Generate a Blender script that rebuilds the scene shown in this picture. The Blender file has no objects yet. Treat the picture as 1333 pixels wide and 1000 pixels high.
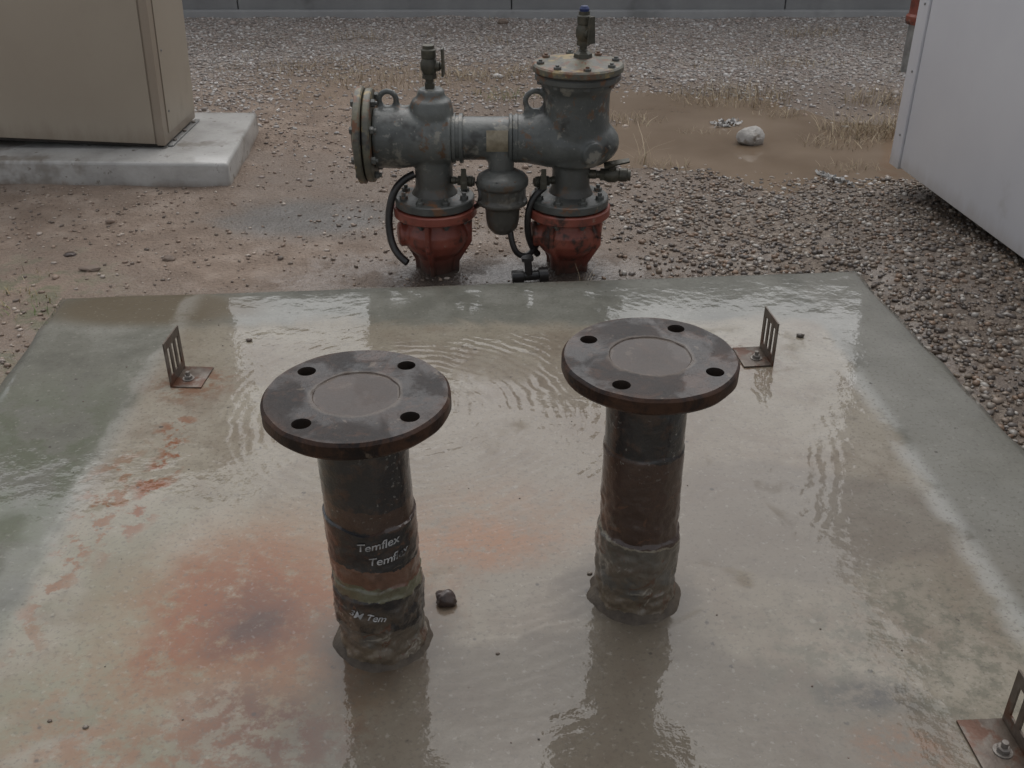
import bpy, bmesh, math, random
import numpy as np
from mathutils import Vector, Matrix, noise
random.seed(7); rng=np.random.default_rng(7)
R=math.radians
scene=bpy.context.scene
col=scene.collection

# ------------------------------------------------------------------ node helpers
class NT:
    def __init__(s,mat):
        s.t=mat.node_tree; s.n=s.t.nodes; s.l=s.t.links
    def new(s,typ,**kw):
        n=s.n.new(typ)
        for k,v in kw.items(): setattr(n,k,v)
        return n
    def put(s,sock,v):
        if isinstance(v,bpy.types.NodeSocket): s.l.new(v,sock)
        elif v is not None:
            if isinstance(v,(tuple,list)) and len(v)==3 and sock.type=='RGBA': v=(*v,1)
            sock.default_value=v
    def M(s,op,a,b=None,c=None,clamp=False):
        n=s.new('ShaderNodeMath',operation=op,use_clamp=clamp)
        s.put(n.inputs[0],a)
        if b is not None: s.put(n.inputs[1],b)
        if c is not None: s.put(n.inputs[2],c)
        return n.outputs[0]
    def mix(s,f,a,b,blend='MIX'):
        n=s.new('ShaderNodeMix',data_type='RGBA',blend_type=blend)
        s.put(n.inputs[0],f); s.put(n.inputs[6],a); s.put(n.inputs[7],b)
        return n.outputs[2]
    def ramp(s,f,stops,interp='LINEAR'):
        n=s.new('ShaderNodeValToRGB'); cr=n.color_ramp; cr.interpolation=interp
        while len(cr.elements)<len(stops): cr.elements.new(0.5)
        for e,(p,c) in zip(cr.elements,stops):
            e.position=p; e.color=(*c,1) if len(c)==3 else c
        s.put(n.inputs[0],f); return n.outputs[0]
    def noise(s,scale,detail=4,rough=.55,vec=None,dist=0,out=0):
        n=s.new('ShaderNodeTexNoise'); n.inputs['Scale'].default_value=scale
        n.inputs['Detail'].default_value=detail; n.inputs['Roughness'].default_value=rough
        n.inputs['Distortion'].default_value=dist
        s.put(n.inputs['Vector'],vec if vec is not None else s.obj()); return n.outputs[out]
    def voro(s,scale,feature='F1',vec=None,out='Distance'):
        n=s.new('ShaderNodeTexVoronoi',feature=feature); n.inputs['Scale'].default_value=scale
        s.put(n.inputs['Vector'],vec if vec is not None else s.obj()); return n.outputs[out]
    def obj(s):
        if not hasattr(s,'_o'): s._o=s.new('ShaderNodeTexCoord').outputs['Object']
        return s._o
    def ss(s,v,a,b):
        n=s.new('ShaderNodeMapRange',interpolation_type='SMOOTHSTEP')
        s.put(n.inputs[0],v); n.inputs[1].default_value=a; n.inputs[2].default_value=b
        return n.outputs[0]
    def ss2(s,v,a,b):
        if a<b: return s.ss(v,a,b)
        return s.M('SUBTRACT',1.0,s.ss(v,b,a))
    def xyz(s,vec=None):
        n=s.new('ShaderNodeSeparateXYZ'); s.put(n.inputs[0],vec if vec is not None else s.obj()); return n.outputs
    def ell(s,X,Y,cx,cy,rx,ry,soft=.4):
        a=s.M('DIVIDE',s.M('SUBTRACT',X,cx),rx); b=s.M('DIVIDE',s.M('SUBTRACT',Y,cy),ry)
        d=s.M('SQRT',s.M('ADD',s.M('MULTIPLY',a,a),s.M('MULTIPLY',b,b)))
        return s.ss2(d,1+soft,max(0,1-soft))
    def bump(s,h,strength=.3,dist=.01,normal=None):
        n=s.new('ShaderNodeBump'); n.inputs['Strength'].default_value=strength
        n.inputs['Distance'].default_value=dist; s.put(n.inputs['Height'],h)
        if normal is not None: s.put(n.inputs['Normal'],normal)
        return n.outputs[0]

def newmat(name):
    m=bpy.data.materials.new(name); m.use_nodes=True
    nt=NT(m); b=m.node_tree.nodes['Principled BSDF']
    return m,nt,b

def pmat(name,stops,scale=8,rough=.5,bump=.2,bscale=60,bdist=.002,metal=0,spots=None,coat=0,rvar=.1,spec=.5,coatr=.08,grime=None):
    m,nt,b=newmat(name)
    c=nt.ramp(nt.noise(scale,4,.6),stops)
    if spots:
        for (sc,scl,t0,t1) in spots:
            f=nt.ss(nt.noise(scl,4,.65),t0,t1); c=nt.mix(f,c,sc)
    if grime:
        z0,z1,gc,amt=grime
        Z=nt.xyz()[2]; mp=nt.new('ShaderNodeMapping'); mp.inputs['Scale'].default_value=(1,1,.25); nt.l.new(nt.obj(),mp.inputs[0])
        g=nt.noise(14,5,.7,vec=mp.outputs[0])
        f=nt.ss2(nt.M('ADD',Z,nt.M('MULTIPLY',nt.M('SUBTRACT',g,.5),(z1-z0)*1.5)),z1,z0)
        c=nt.mix(nt.M('MULTIPLY',f,amt),c,gc)
    nt.put(b.inputs['Base Color'],c)
    nt.put(b.inputs['Roughness'],nt.M('ADD',rough-rvar/2,nt.M('MULTIPLY',nt.noise(scale*2.3,2),rvar)))
    b.inputs['Metallic'].default_value=metal
    b.inputs['Specular IOR Level'].default_value=spec
    b.inputs['Coat Weight'].default_value=coat; b.inputs['Coat Roughness'].default_value=coatr
    if bump: nt.put(b.inputs['Normal'],nt.bump(nt.noise(bscale,4,.6),bump,bdist))
    return m

# ------------------------------------------------------------------ mesh helpers
def empty(name,loc=(0,0,0)):
    e=bpy.data.objects.new(name,None); col.objects.link(e); e.location=loc; e.empty_display_size=.05
    return e
def finish(bm,name,mat,parent=None,smooth=True,ang=.6):
    bmesh.ops.recalc_face_normals(bm,faces=bm.faces[:])
    if smooth:
        for f in bm.faces: f.smooth=True
        for e in bm.edges:
            if len(e.link_faces)==2 and e.calc_face_angle(0)>ang: e.smooth=False
    me=bpy.data.meshes.new(name); bm.to_mesh(me); bm.free()
    o=bpy.data.objects.new(name,me); col.objects.link(o)
    for m in (mat if isinstance(mat,(list,tuple)) else [mat]): me.materials.append(m)
    if parent is not None: o.parent=parent
    return o
def axm(axis,loc):
    q=Vector((0,0,1)).rotation_difference(Vector(axis).normalized())
    return Matrix.Translation(loc)@q.to_matrix().to_4x4()
def lathe_bm(bm,prof,loc=(0,0,0),axis=(0,0,1),seg=48,jit=0):
    mt=axm(axis,loc); rings=[]
    for (r,z) in prof:
        if r<=1e-6: rings.append([bm.verts.new(mt@Vector((0,0,z)))])
        else:
            ring=[]
            for i in range(seg):
                a=2*math.pi*i/seg; rr=r+jit*(noise.noise(Vector((math.cos(a)*3,math.sin(a)*3,z*40)))if jit else 0)
                ring.append(bm.verts.new(mt@Vector((rr*math.cos(a),rr*math.sin(a),z))))
            rings.append(ring)
    for A,B in zip(rings,rings[1:]):
        if len(A)==1 and len(B)==1: continue
        for i in range(seg):
            j=(i+1)%seg
            if len(A)==1: bm.faces.new((A[0],B[i],B[j]))
            elif len(B)==1: bm.faces.new((A[i],A[j],B[0]))
            else: bm.faces.new((A[i],A[j],B[j],B[i]))
def disc_prof(r,z0,z1,bev=.003):
    return [(0,z0),(r-bev,z0),(r,z0+bev),(r,z1-bev),(r-bev,z1),(0,z1)]
def lathe(name,prof,loc,mat,parent=None,axis=(0,0,1),seg=48,jit=0):
    bm=bmesh.new(); lathe_bm(bm,prof,loc,axis,seg,jit); return finish(bm,name,mat,parent)
def hexbolt_bm(bm,loc,axis=(0,0,1),r=.009,h=.009,stud=0):
    lathe_bm(bm,[(0,0),(r,0),(r,h*.85),(r*.85,h),(0,h)],loc,axis,6)
    if stud: lathe_bm(bm,[(r*.5,h*.8),(r*.5,h+stud),(0,h+stud)],loc,axis,10)
def box_bm(bm,x0,x1,y0,y1,z0,z1,bev=0):
    r=bmesh.ops.create_cube(bm,size=1)
    for v in r['verts']:
        v.co=Vector(((x0+x1)/2+v.co.x*(x1-x0),(y0+y1)/2+v.co.y*(y1-y0),(z0+z1)/2+v.co.z*(z1-z0)))
    if bev:
        es=set(e for v in r['verts'] for e in v.link_edges)
        bmesh.ops.bevel(bm,geom=list(es),offset=bev,segments=2,affect='EDGES',profile=.5)
def box(name,x0,x1,y0,y1,z0,z1,mat,parent=None,bev=.003):
    bm=bmesh.new(); box_bm(bm,x0,x1,y0,y1,z0,z1,bev); return finish(bm,name,mat,parent)
def tube(name,pts,r,mat,parent=None,res=8):
    cu=bpy.data.curves.new(name,'CURVE'); cu.dimensions='3D'; cu.bevel_depth=r; cu.bevel_resolution=5; cu.use_fill_caps=True
    s=cu.splines.new('NURBS'); s.points.add(len(pts)-1)
    for p,q in zip(s.points,pts): p.co=(*q,1)
    s.use_endpoint_u=True; s.order_u=min(4,len(pts)); s.resolution_u=res
    o=bpy.data.objects.new(name,cu); col.objects.link(o); cu.materials.append(mat)
    if parent is not None: o.parent=parent
    return o
def torus_bm(bm,R0,r,loc,axis,seg=32,s2=10,a0=0,a1=2*math.pi):
    mt=axm(axis,loc); full=abs(a1-a0-2*math.pi)<1e-3; n=seg if full else seg+1; rings=[]
    for i in range(n):
        a=a0+(a1-a0)*i/seg
        rings.append([bm.verts.new(mt@Vector(((R0+r*math.cos(2*math.pi*k/s2))*math.cos(a),(R0+r*math.cos(2*math.pi*k/s2))*math.sin(a),r*math.sin(2*math.pi*k/s2)))) for k in range(s2)])
    for i in range(n if full else n-1):
        A=rings[i];B=rings[(i+1)%n]
        for k in range(s2): bm.faces.new((A[k],A[(k+1)%s2],B[(k+1)%s2],B[k]))

# ------------------------------------------------------------------ terrain
TH=R(4.75); cT,sT=math.cos(TH),math.sin(TH)
def slab_ab(x,y):
    dx=x+1.084; dy=y-2.235
    return dx*cT+dy*sT, -dx*sT+dy*cT
def sstep(a,b,x):
    t=min(1,max(0,(x-a)/(b-a))); return t*t*(3-2*t)
WATER=-.094
def gh(x,y):
    z=-.072
    if -6<x<6 and -2<y<9:
        z+=.010*noise.noise(Vector((x*1.3,y*1.3,0)))+.011*noise.noise(Vector((x*4,y*4,3)))+.003*noise.noise(Vector((x*17,y*17,5)))
    z-=.036*math.exp(-((((x-1.0)/.90)**2+((y-3.76)/.54)**2)**1.6))
    z-=.032*math.exp(-((((x-.62)/.58)**2+((y-4.38)/.30)**2)**1.4))
    z-=.026*math.exp(-((((x-.2)/.38)**2+((y-3.75)/.20)**2)**1.4))
    z+=.045*sstep(.8,1.0,x)*sstep(3.1,2.4,y) if y<3.1 else 0
    z+=.03*sstep(-.95,-1.15,x)*sstep(2.8,2.2,y) if y<2.8 else 0
    z-=.02*math.exp(-(((x)/.4)**2+((y-2.5)/.15)**2))
    return z
def axis_coords(lo,hi,step,far,grow=1.35):
    c=list(np.arange(lo,hi+1e-6,step)); s=step
    v=hi
    while v<far: s*=grow; v+=s; c.append(v)
    v=lo; s=step
    while v>-far: s*=grow; v-=s; c.insert(0,v)
    return np.array(c)
xs=axis_coords(-3,3,.025,60); ys=axis_coords(-.5,6.6,.025,60)
nx,ny=len(xs),len(ys)
V=np.zeros((ny,nx,3)); V[:,:,0]=xs[None,:]; V[:,:,1]=ys[:,None]
for j in range(ny):
    for i in range(nx): V[j,i,2]=gh(xs[i],ys[j])
idx=np.arange(nx*ny).reshape(ny,nx)
F=np.stack([idx[:-1,:-1],idx[:-1,1:],idx[1:,1:],idx[1:,:-1]],-1).reshape(-1,4)
def fastmesh(name,V,F,mat,colors=None,smooth=True):
    k=F.shape[1]; me=bpy.data.meshes.new(name)
    me.vertices.add(len(V)); me.vertices.foreach_set('co',np.ascontiguousarray(V,dtype=np.float32).ravel())
    me.loops.add(F.size); me.loops.foreach_set('vertex_index',np.ascontiguousarray(F,dtype=np.int32).ravel())
    me.polygons.add(len(F)); me.polygons.foreach_set('loop_start',np.arange(0,F.size,k,dtype=np.int32))
    me.polygons.foreach_set('loop_total',np.full(len(F),k,dtype=np.int32))
    me.update(calc_edges=True)
    me.polygons.foreach_set('use_smooth',np.full(len(F),smooth))
    if colors is not None:
        a=me.color_attributes.new('Col','FLOAT_COLOR','POINT'); a.data.foreach_set('color',np.ascontiguousarray(colors,dtype=np.float32).ravel())
    me.validate(); me.materials.append(mat)
    o=bpy.data.objects.new(name,me); col.objects.link(o); return o

m,nt,b=newmat('soil')
X,Y,Z=nt.xyz()
n1=nt.noise(1.6,4,.6); n2=nt.noise(9,5,.65); n3=nt.noise(55,4,.7)
Yd=nt.M('ADD',Y,nt.M('MULTIPLY',nt.M('SUBTRACT',n1,.5),1.1)); Xd=nt.M('ADD',X,nt.M('MULTIPLY',nt.M('SUBTRACT',n2,.5),.35))
sand=nt.ramp(n2,[(.3,(.16,.115,.085)),(.5,(.225,.168,.128)),(.7,(.31,.248,.20))])
grav=nt.ramp(nt.voro(75,out='Color'),[(.1,(.19,.168,.15)),(.5,(.285,.255,.23)),(.9,(.41,.38,.355))])
grR=nt.ramp(nt.voro(90,out='Color'),[(.1,(.070,.053,.041)),(.5,(.135,.105,.08)),(.9,(.24,.20,.16))])
far=nt.ss(Yd,4.15,4.9)
c=nt.mix(nt.M('MULTIPLY',far,.85),sand,grav)
rt=nt.M('MULTIPLY',nt.ss(Xd,.15,.6),nt.ss2(Yd,3.5,3.0))
c=nt.mix(nt.M('MULTIPLY',rt,.85),c,grR)
wet=nt.M('MAXIMUM',nt.ell(Xd,Y,.95,3.95,1.15,.85,.35),nt.M('MAXIMUM',nt.ell(Xd,Y,0,2.5,.5,.24,.4),nt.M('MULTIPLY',nt.ell(Xd,Y,-.1,3.1,.8,.40,.5),.75)))
c=nt.mix(nt.M('MULTIPLY',wet,.65),c,(.11,.079,.055))
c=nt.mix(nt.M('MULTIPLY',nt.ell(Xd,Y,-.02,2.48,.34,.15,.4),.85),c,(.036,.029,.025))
grey=nt.ell(Xd,Y,-.62,2.95,.26,.16,.45)
c=nt.mix(nt.M('MULTIPLY',grey,.8),c,(.11,.106,.098))
brn=nt.M('MULTIPLY',nt.ell(Xd,Y,-.35,4.75,1.0,.45,.5),.65)
c=nt.mix(brn,c,(.19,.13,.083))
c=nt.mix(nt.M('MULTIPLY',nt.ss(n3,.35,.75),.3),c,nt.mix(.5,c,(.06,.045,.035)))
c=nt.mix(nt.M('MULTIPLY',nt.ss(n1,.46,.60),.4),c,(.14,.10,.072))
moss=nt.M('MULTIPLY',nt.M('MULTIPLY',nt.ell(X,Y,-1.25,2.2,.22,.45,.5),nt.ss(n2,.50,.60)),.6)
c=nt.mix(moss,c,(.08,.095,.04))
nt.put(b.inputs['Base Color'],c)
puds=nt.M('MULTIPLY',nt.ss(n1,.46,.56),nt.ss2(Yd,4.2,3.4))
wn=nt.M('MAXIMUM',wet,nt.M('MAXIMUM',grey,nt.M('MULTIPLY',puds,.8)))
nt.put(b.inputs['Roughness'],nt.M('SUBTRACT',.8,nt.M('MULTIPLY',wn,.35)))
nt.put(b.inputs['Coat Weight'],nt.M('MULTIPLY',nt.M('MULTIPLY',wn,nt.ss(n2,.38,.52)),.85))
b.inputs['Coat Roughness'].default_value=.14; b.inputs['Coat IOR'].default_value=1.36
hb=nt.M('ADD',nt.M('MULTIPLY',nt.voro(95),-.6),nt.M('ADD',nt.M('MULTIPLY',n3,.8),nt.M('MULTIPLY',nt.noise(240,2),.4)))
nt.put(b.inputs['Normal'],nt.bump(hb,.9,.008))
nt.put(b.inputs['Coat Normal'],nt.bump(hb,.25,.006))
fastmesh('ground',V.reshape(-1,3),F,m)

m,nt,b=newmat('muddy_water')
nt.put(b.inputs['Base Color'],nt.ramp(nt.noise(2.5,3),[(.35,(.145,.105,.072)),(.65,(.205,.155,.112))]))
b.inputs['Roughness'].default_value=.05; b.inputs['IOR'].default_value=1.40
nt.put(b.inputs['Normal'],nt.bump(nt.noise(18,3,.5),.15,.01))
bm=bmesh.new(); ring=[]
for i in range(64):
    a=2*math.pi*i/64; ring.append(bm.verts.new((.88+1.25*math.cos(a),4.0+.95*math.sin(a),WATER)))
bm.faces.new(ring); finish(bm,'puddle',m,smooth=False)

# ------------------------------------------------------------------ gravel
def ico():
    bm=bmesh.new(); bmesh.ops.create_icosphere(bm,subdivisions=1,radius=1)
    v=np.array([p.co[:] for p in bm.verts]); f=np.array([[q.index for q in p.verts] for p in bm.faces]); bm.free(); return v,f
IV,IF=ico()
def inside_excl(x,y):
    a,b_=slab_ab(x,y)
    if -.01<a<1.98 and b_<.005: return True
    if x<-.93 and 3.23<y<3.88: return True
    if (x-.0)**2/.35**2+(y-2.6)**2/.06**2<1: return True
    return False
pal_r=np.array([(.19,.145,.105),(.12,.087,.063),(.26,.205,.16),(.095,.078,.067),(.33,.29,.245),(.22,.145,.097),(.155,.135,.12),(.43,.40,.36),(.065,.052,.044)])
pal_f=np.array([(.38,.35,.325),(.29,.255,.23),(.45,.42,.40),(.34,.28,.245),(.22,.195,.18),(.56,.54,.52),(.38,.32,.285)])
pal_s=np.array([(.28,.205,.155),(.22,.157,.117),(.35,.28,.225),(.17,.13,.10),(.40,.34,.29),(.13,.10,.08)])
pos=[];siz=[];colr=[]
def scatter(n,x0,x1,y0,y1,smin,smax,pal,prob=None,sink=.25):
    for _ in range(n):
        x=random.uniform(x0,x1); y=random.uniform(y0,y1)
        if prob and random.random()>prob(x,y): continue
        if inside_excl(x,y): continue
        z=gh(x,y); s=smin+(smax-smin)*random.random()**2.2
        if z<WATER-.003+ (0 if s<.008 else -.006) and random.random()<.97: continue
        pos.append((x,y,z+s*sink)); siz.append(s); c=pal[random.randrange(len(pal))]*random.uniform(.75,1.2); colr.append(c)
nz=lambda x,y,s,o:noise.noise(Vector((x*s,y*s,o)))
def pr_right(x,y):
    return sstep(.1,.6,x+.25*nz(x,y,2,9)) * sstep(3.6,3.2,y+.3*nz(x,y,1.5,4))
def pr_left(x,y):
    return max(.10,.45+.8*nz(x,y,2.2,1))
def pr_far(x,y):
    p=sstep(3.9,4.9,y+.6*nz(x,y,1.2,7))
    p*= 1-.75*math.exp(-(((x+.3)/.8)**2+((y-4.7)/.3)**2))
    return max(p,.07)
scatter(42000,.0,2.6,.4,3.7,.0035,.0105,pal_r,pr_right)
scatter(27000,-2.6,.6,1.2,4.2,.002,.0075,pal_s,pr_left)
scatter(300,-2.4,1.4,2.2,4.2,.008,.015,pal_s,pr_left)
scatter(70000,-3,3.2,3.3,6.2,.004,.0105,pal_f,pr_far)
scatter(100,-2,2.2,3.4,6.1,.013,.024,pal_f,pr_far)
pos=np.array(pos);siz=np.array(siz);colr=np.array(colr);N=len(pos)
ang=rng.uniform(0,6.283,N); sc=np.stack([rng.uniform(.8,1.5,N),rng.uniform(.6,1.1,N),rng.uniform(.45,.8,N)],1)*siz[:,None]
L=IV[None]*(1+rng.uniform(-.22,.22,(N,12,1)))*sc[:,None,:]
t=rng.uniform(-.5,.5,N)
ct,st=np.cos(t),np.sin(t); y_=L[:,:,1]*ct[:,None]-L[:,:,2]*st[:,None]; z_=L[:,:,1]*st[:,None]+L[:,:,2]*ct[:,None]; x_=L[:,:,0]
ca,sa=np.cos(ang)[:,None],np.sin(ang)[:,None]
W=np.stack([x_*ca-y_*sa,x_*sa+y_*ca,z_],-1)+pos[:,None,:]
FF=(IF[None]+(np.arange(N)*12)[:,None,None]).reshape(-1,3)
CC=np.repeat(np.concatenate([colr,np.ones((N,1))],1),12,0)
m,nt,b=newmat('pebble_stone')
at=nt.new('ShaderNodeAttribute',attribute_name='Col')
nt.put(b.inputs['Base Color'],nt.mix(nt.M('MULTIPLY',nt.noise(150,2),.4),at.outputs['Color'],nt.mix(.6,at.outputs['Color'],(.12,.09,.07))))
b.inputs['Roughness'].default_value=.36
fastmesh('gravel',W.reshape(-1,3),FF,m,CC,smooth=True)

# ------------------------------------------------------------------ concrete slab
m,nt,b=newmat('wet_concrete')
X,Y,Z=nt.xyz()
nA=nt.noise(2.2,4,.6); nB=nt.noise(7,5,.65); nC=nt.noise(30,5,.7); nD=nt.noise(140,3,.6); nE=nt.noise(3.1,4,.6,dist=1.0)
dx=nt.M('MULTIPLY',nt.M('SUBTRACT',nB,.5),.16); dy=nt.M('MULTIPLY',nt.M('SUBTRACT',nE,.5),.20)
Xd=nt.M('ADD',X,dx); Yd=nt.M('ADD',Y,dy)
Xs=nt.M('ADD',nt.M('ADD',X,nt.M('MULTIPLY',nt.M('SUBTRACT',nB,.5),.05)),nt.M('MULTIPLY',nt.M('SUBTRACT',Y,1.5),.03))
inner=nt.ramp(nA,[(.3,(.160,.136,.096)),(.5,(.215,.188,.142)),(.7,(.27,.243,.195))])
inner=nt.mix(nt.M('MULTIPLY',nt.ss(nB,.42,.66),.6),inner,(.135,.10,.069))
inner=nt.mix(nt.M('MULTIPLY',nt.ss(nC,.50,.66),.35),inner,(.105,.087,.065))
outer=nt.ramp(nB,[(.3,(.085,.084,.068)),(.5,(.130,.128,.106)),(.72,(.20,.196,.17))])
fin=nt.M('MULTIPLY',nt.M('MULTIPLY',nt.ss(Xs,-.760,-.720),nt.ss(nt.M('MULTIPLY',Xs,-1),-.740,-.710)),nt.ss2(Yd,2.12,2.06))
c=nt.mix(fin,outer,inner)
c=nt.mix(nt.M('MULTIPLY',nt.ss(Xs,.72,.76),.5),c,(.20,.193,.168))
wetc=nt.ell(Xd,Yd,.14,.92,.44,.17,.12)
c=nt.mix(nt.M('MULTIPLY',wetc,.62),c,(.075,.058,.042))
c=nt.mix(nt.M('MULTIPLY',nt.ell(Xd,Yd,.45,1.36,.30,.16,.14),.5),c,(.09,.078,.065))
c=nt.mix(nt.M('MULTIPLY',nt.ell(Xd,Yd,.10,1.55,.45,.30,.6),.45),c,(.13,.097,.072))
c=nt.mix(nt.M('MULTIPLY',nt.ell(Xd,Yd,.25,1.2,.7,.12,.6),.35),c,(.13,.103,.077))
alg=nt.M('MULTIPLY',nt.M('MULTIPLY',nt.ss2(Xs,-.72,-.80),nt.ss(nB,.44,.58)),nt.ss2(Y,2.0,1.6))
c=nt.mix(nt.M('MULTIPLY',alg,.65),c,(.050,.062,.028))
c=nt.mix(nt.M('MULTIPLY',nt.M('MULTIPLY',nt.ell(Xd,Yd,-.60,1.05,.3,.30,.6),nt.ss(nE,.4,.6)),.5),c,(.125,.130,.068))
c=nt.mix(nt.M('MULTIPLY',nt.M('MULTIPLY',nt.ell(Xd,Yd,.55,1.05,.2,.14,.5),nt.ss(nC,.42,.6)),.5),c,(.09,.09,.062))
c=nt.mix(nt.M('MULTIPLY',nt.ell(Xd,Y,-.85,2.17,.25,.095,.3),.85),c,(.09,.066,.035))  # far-left puddle: reflection of the beige building painted in as brown
def rust(cx,cy,rx,ry,soft,amt,cc,tn=(.38,.6),nn=None):
    global c
    f=nt.M('MULTIPLY',nt.M('MULTIPLY',nt.ell(Xd,Yd,cx,cy,rx,ry,soft),nt.ss(nn if nn is not None else nC,*tn)),amt)
    c=nt.mix(f,c,cc)
rust(-.36,1.16,.21,.20,.5,.75,(.21,.105,.04),(.15,.55))
rust(-.375,1.15,.14,.14,.6,.95,(.175,.056,.014),(.30,.55))
rust(-.375,1.12,.075,.065,.6,.95,(.10,.030,.009),(.30,.52))
rust(-.37,1.115,.035,.027,.5,.9,(.055,.018,.008),(.2,.4))
rust(-.48,1.10,.05,.10,.6,.9,(.18,.06,.018),(.4,.56))
rust(-.20,1.20,.10,.16,.6,.55,(.19,.085,.035),(.4,.6))
rust(-.04,1.30,.10,.05,.7,.9,(.22,.088,.03),(.28,.55))
rust(-.02,1.36,.16,.10,.7,.5,(.21,.115,.058),(.3,.6))
rust(-.635,1.50,.03,.20,.6,1.0,(.17,.06,.022),(.48,.56),nt.noise(19,4,.6))
rust(-.70,1.30,.03,.25,.6,.9,(.17,.075,.03),(.50,.58),nt.noise(23,4,.6))
rust(-.32,.92,.10,.07,.7,.95,(.095,.036,.018),(.42,.56))
rust(-.45,.86,.12,.10,.7,.7,(.19,.085,.038),(.4,.6))
rust(-.58,.95,.08,.12,.7,.5,(.21,.105,.05),(.4,.6))
rust(.50,.90,.06,.05,.7,.7,(.17,.085,.042),(.4,.6))
rust(-.65,1.80,.08,.07,.6,.85,(.15,.066,.03),(.4,.6))
rust(.50,1.9,.08,.07,.6,.75,(.14,.075,.04),(.4,.6))
c=nt.mix(nt.M('MULTIPLY',nt.M('MULTIPLY',nt.ell(Xd,Yd,.48,1.0,.055,.028,.7),nt.ss(nC,.35,.6)),.85),c,(.035,.03,.027))
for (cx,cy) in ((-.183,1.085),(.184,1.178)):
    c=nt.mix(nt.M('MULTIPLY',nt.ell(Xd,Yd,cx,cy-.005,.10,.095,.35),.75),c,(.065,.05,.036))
ln=nt.M('MULTIPLY',nt.M('MULTIPLY',nt.ss(Xs,.69,.722),nt.ss2(Xs,.76,.73)),nt.M('MULTIPLY',nt.ss(nB,.35,.55),nt.ss2(Y,2.05,1.8)))
c=nt.mix(nt.M('MULTIPLY',ln,.5),c,(.40,.40,.375))
ln2=nt.M('MULTIPLY',nt.M('MULTIPLY',nt.ss(Xs,-.77,-.752),nt.ss2(Xs,-.70,-.74)),nt.ss(nB,.42,.6))
c=nt.mix(nt.M('MULTIPLY',ln2,.35),c,(.34,.33,.30))
c=nt.mix(nt.M('MULTIPLY',nt.ss(nD,.54,.66),.42),c,(.075,.064,.05))
c=nt.mix(nt.M('MULTIPLY',nt.ss(nt.noise(90,3),.60,.72),.22),c,(.36,.34,.30))
sp=nt.voro(22); c=nt.mix(nt.M('MULTIPLY',nt.M('MULTIPLY',nt.ss2(sp,.11,.06),nt.ss(nC,.50,.56)),.75),c,(.04,.032,.027))
nt.put(b.inputs['Base Color'],c)
b.inputs['Roughness'].default_value=.6; b.inputs['Specular IOR Level'].default_value=.25
nt.put(b.inputs['Normal'],nt.bump(nt.M('ADD',nC,nt.M('MULTIPLY',nD,.5)),.3,.003))
film=nt.M('MAXIMUM',nt.M('MULTIPLY',fin,nt.ss(nE,.34,.42)),nt.M('MAXIMUM',wetc,nt.M('MAXIMUM',nt.ss(Y,2.0,2.1),nt.ss(nA,.46,.53))))
nt.put(b.inputs['Coat Weight'],nt.M('ADD',.30,nt.M('MULTIPLY',film,.70)))
nt.put(b.inputs['Coat Roughness'],nt.M('SUBTRACT',.28,nt.M('MULTIPLY',film,nt.M('ADD',.22,nt.M('MULTIPLY',nB,.07)))))
b.inputs['Coat IOR'].default_value=1.37
wv=nt.new('ShaderNodeTexWave',wave_type='RINGS',rings_direction='Z'); mp=nt.new('ShaderNodeMapping'); mp.inputs['Location'].default_value=(.20,-1.70,0)
nt.l.new(nt.obj(),mp.inputs[0]); nt.l.new(mp.outputs[0],wv.inputs['Vector'])
wv.inputs['Scale'].default_value=14; wv.inputs['Distortion'].default_value=5; wv.inputs['Detail'].default_value=2; wv.inputs['Detail Scale'].default_value=1.2
rm=nt.M('MULTIPLY',nt.ell(Xd,Yd,.02,1.62,.46,.50,.7),nt.M('ADD',.15,nt.M('MULTIPLY',nt.ss(nB,.32,.54),.85)))
still=nt.M('SUBTRACT',1,nt.M('MULTIPLY',nt.ss(Y,1.95,2.1),.6))
hgt=nt.M('MULTIPLY',still,nt.M('ADD',nt.M('MULTIPLY',nt.M('MULTIPLY',wv.outputs['Fac'],rm),.20),nt.M('ADD',nt.M('MULTIPLY',nt.noise(8,2,.5,dist=.6),.75),nt.M('MULTIPLY',nt.noise(44,3,.55),.20))))
nt.put(b.inputs['Coat Normal'],nt.bump(hgt,.42,.008))
slabmat=m
nu,nw=99,116; Ls,Lw=1.968,2.3
V=np.zeros((nw+1,nu+1,3))
for j in range(nw+1):
    for i in range(nu+1):
        a=Ls*i/nu; d=-Lw*j/nw
        edge=min(a,Ls-a,-d,Lw+d)
        z=.0015*noise.noise(Vector((a*3,d*3,0)))
        if edge<1e-6:
            z-=.007
            k=.008*noise.noise(Vector((a*9,d*9,4)))
            if i==0:a+=k
            if i==nu:a+=k
            if j==0:d+=k
        V[j,i]=(-1.084+a*cT-d*sT,2.235+a*sT+d*cT,z)
idx=np.arange((nu+1)*(nw+1)).reshape(nw+1,nu+1)
F=np.stack([idx[:-1,:-1],idx[1:,:-1],idx[1:,1:],idx[:-1,1:]],-1).reshape(-1,4)
border=list(idx[0,:])+list(idx[1:,-1])+list(idx[-1,-2::-1])+list(idx[-2:0:-1,0])
Vf=V.reshape(-1,3); low=Vf[border].copy(); low[:,2]=-.25; base=len(Vf)
n=len(border); sk=np.array([[border[k],border[(k+1)%n],base+(k+1)%n,base+k] for k in range(n)])
Vf=np.concatenate([Vf,low]); F=np.concatenate([F,sk])
fastmesh('concrete_slab',Vf,F,slabmat)

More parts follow.
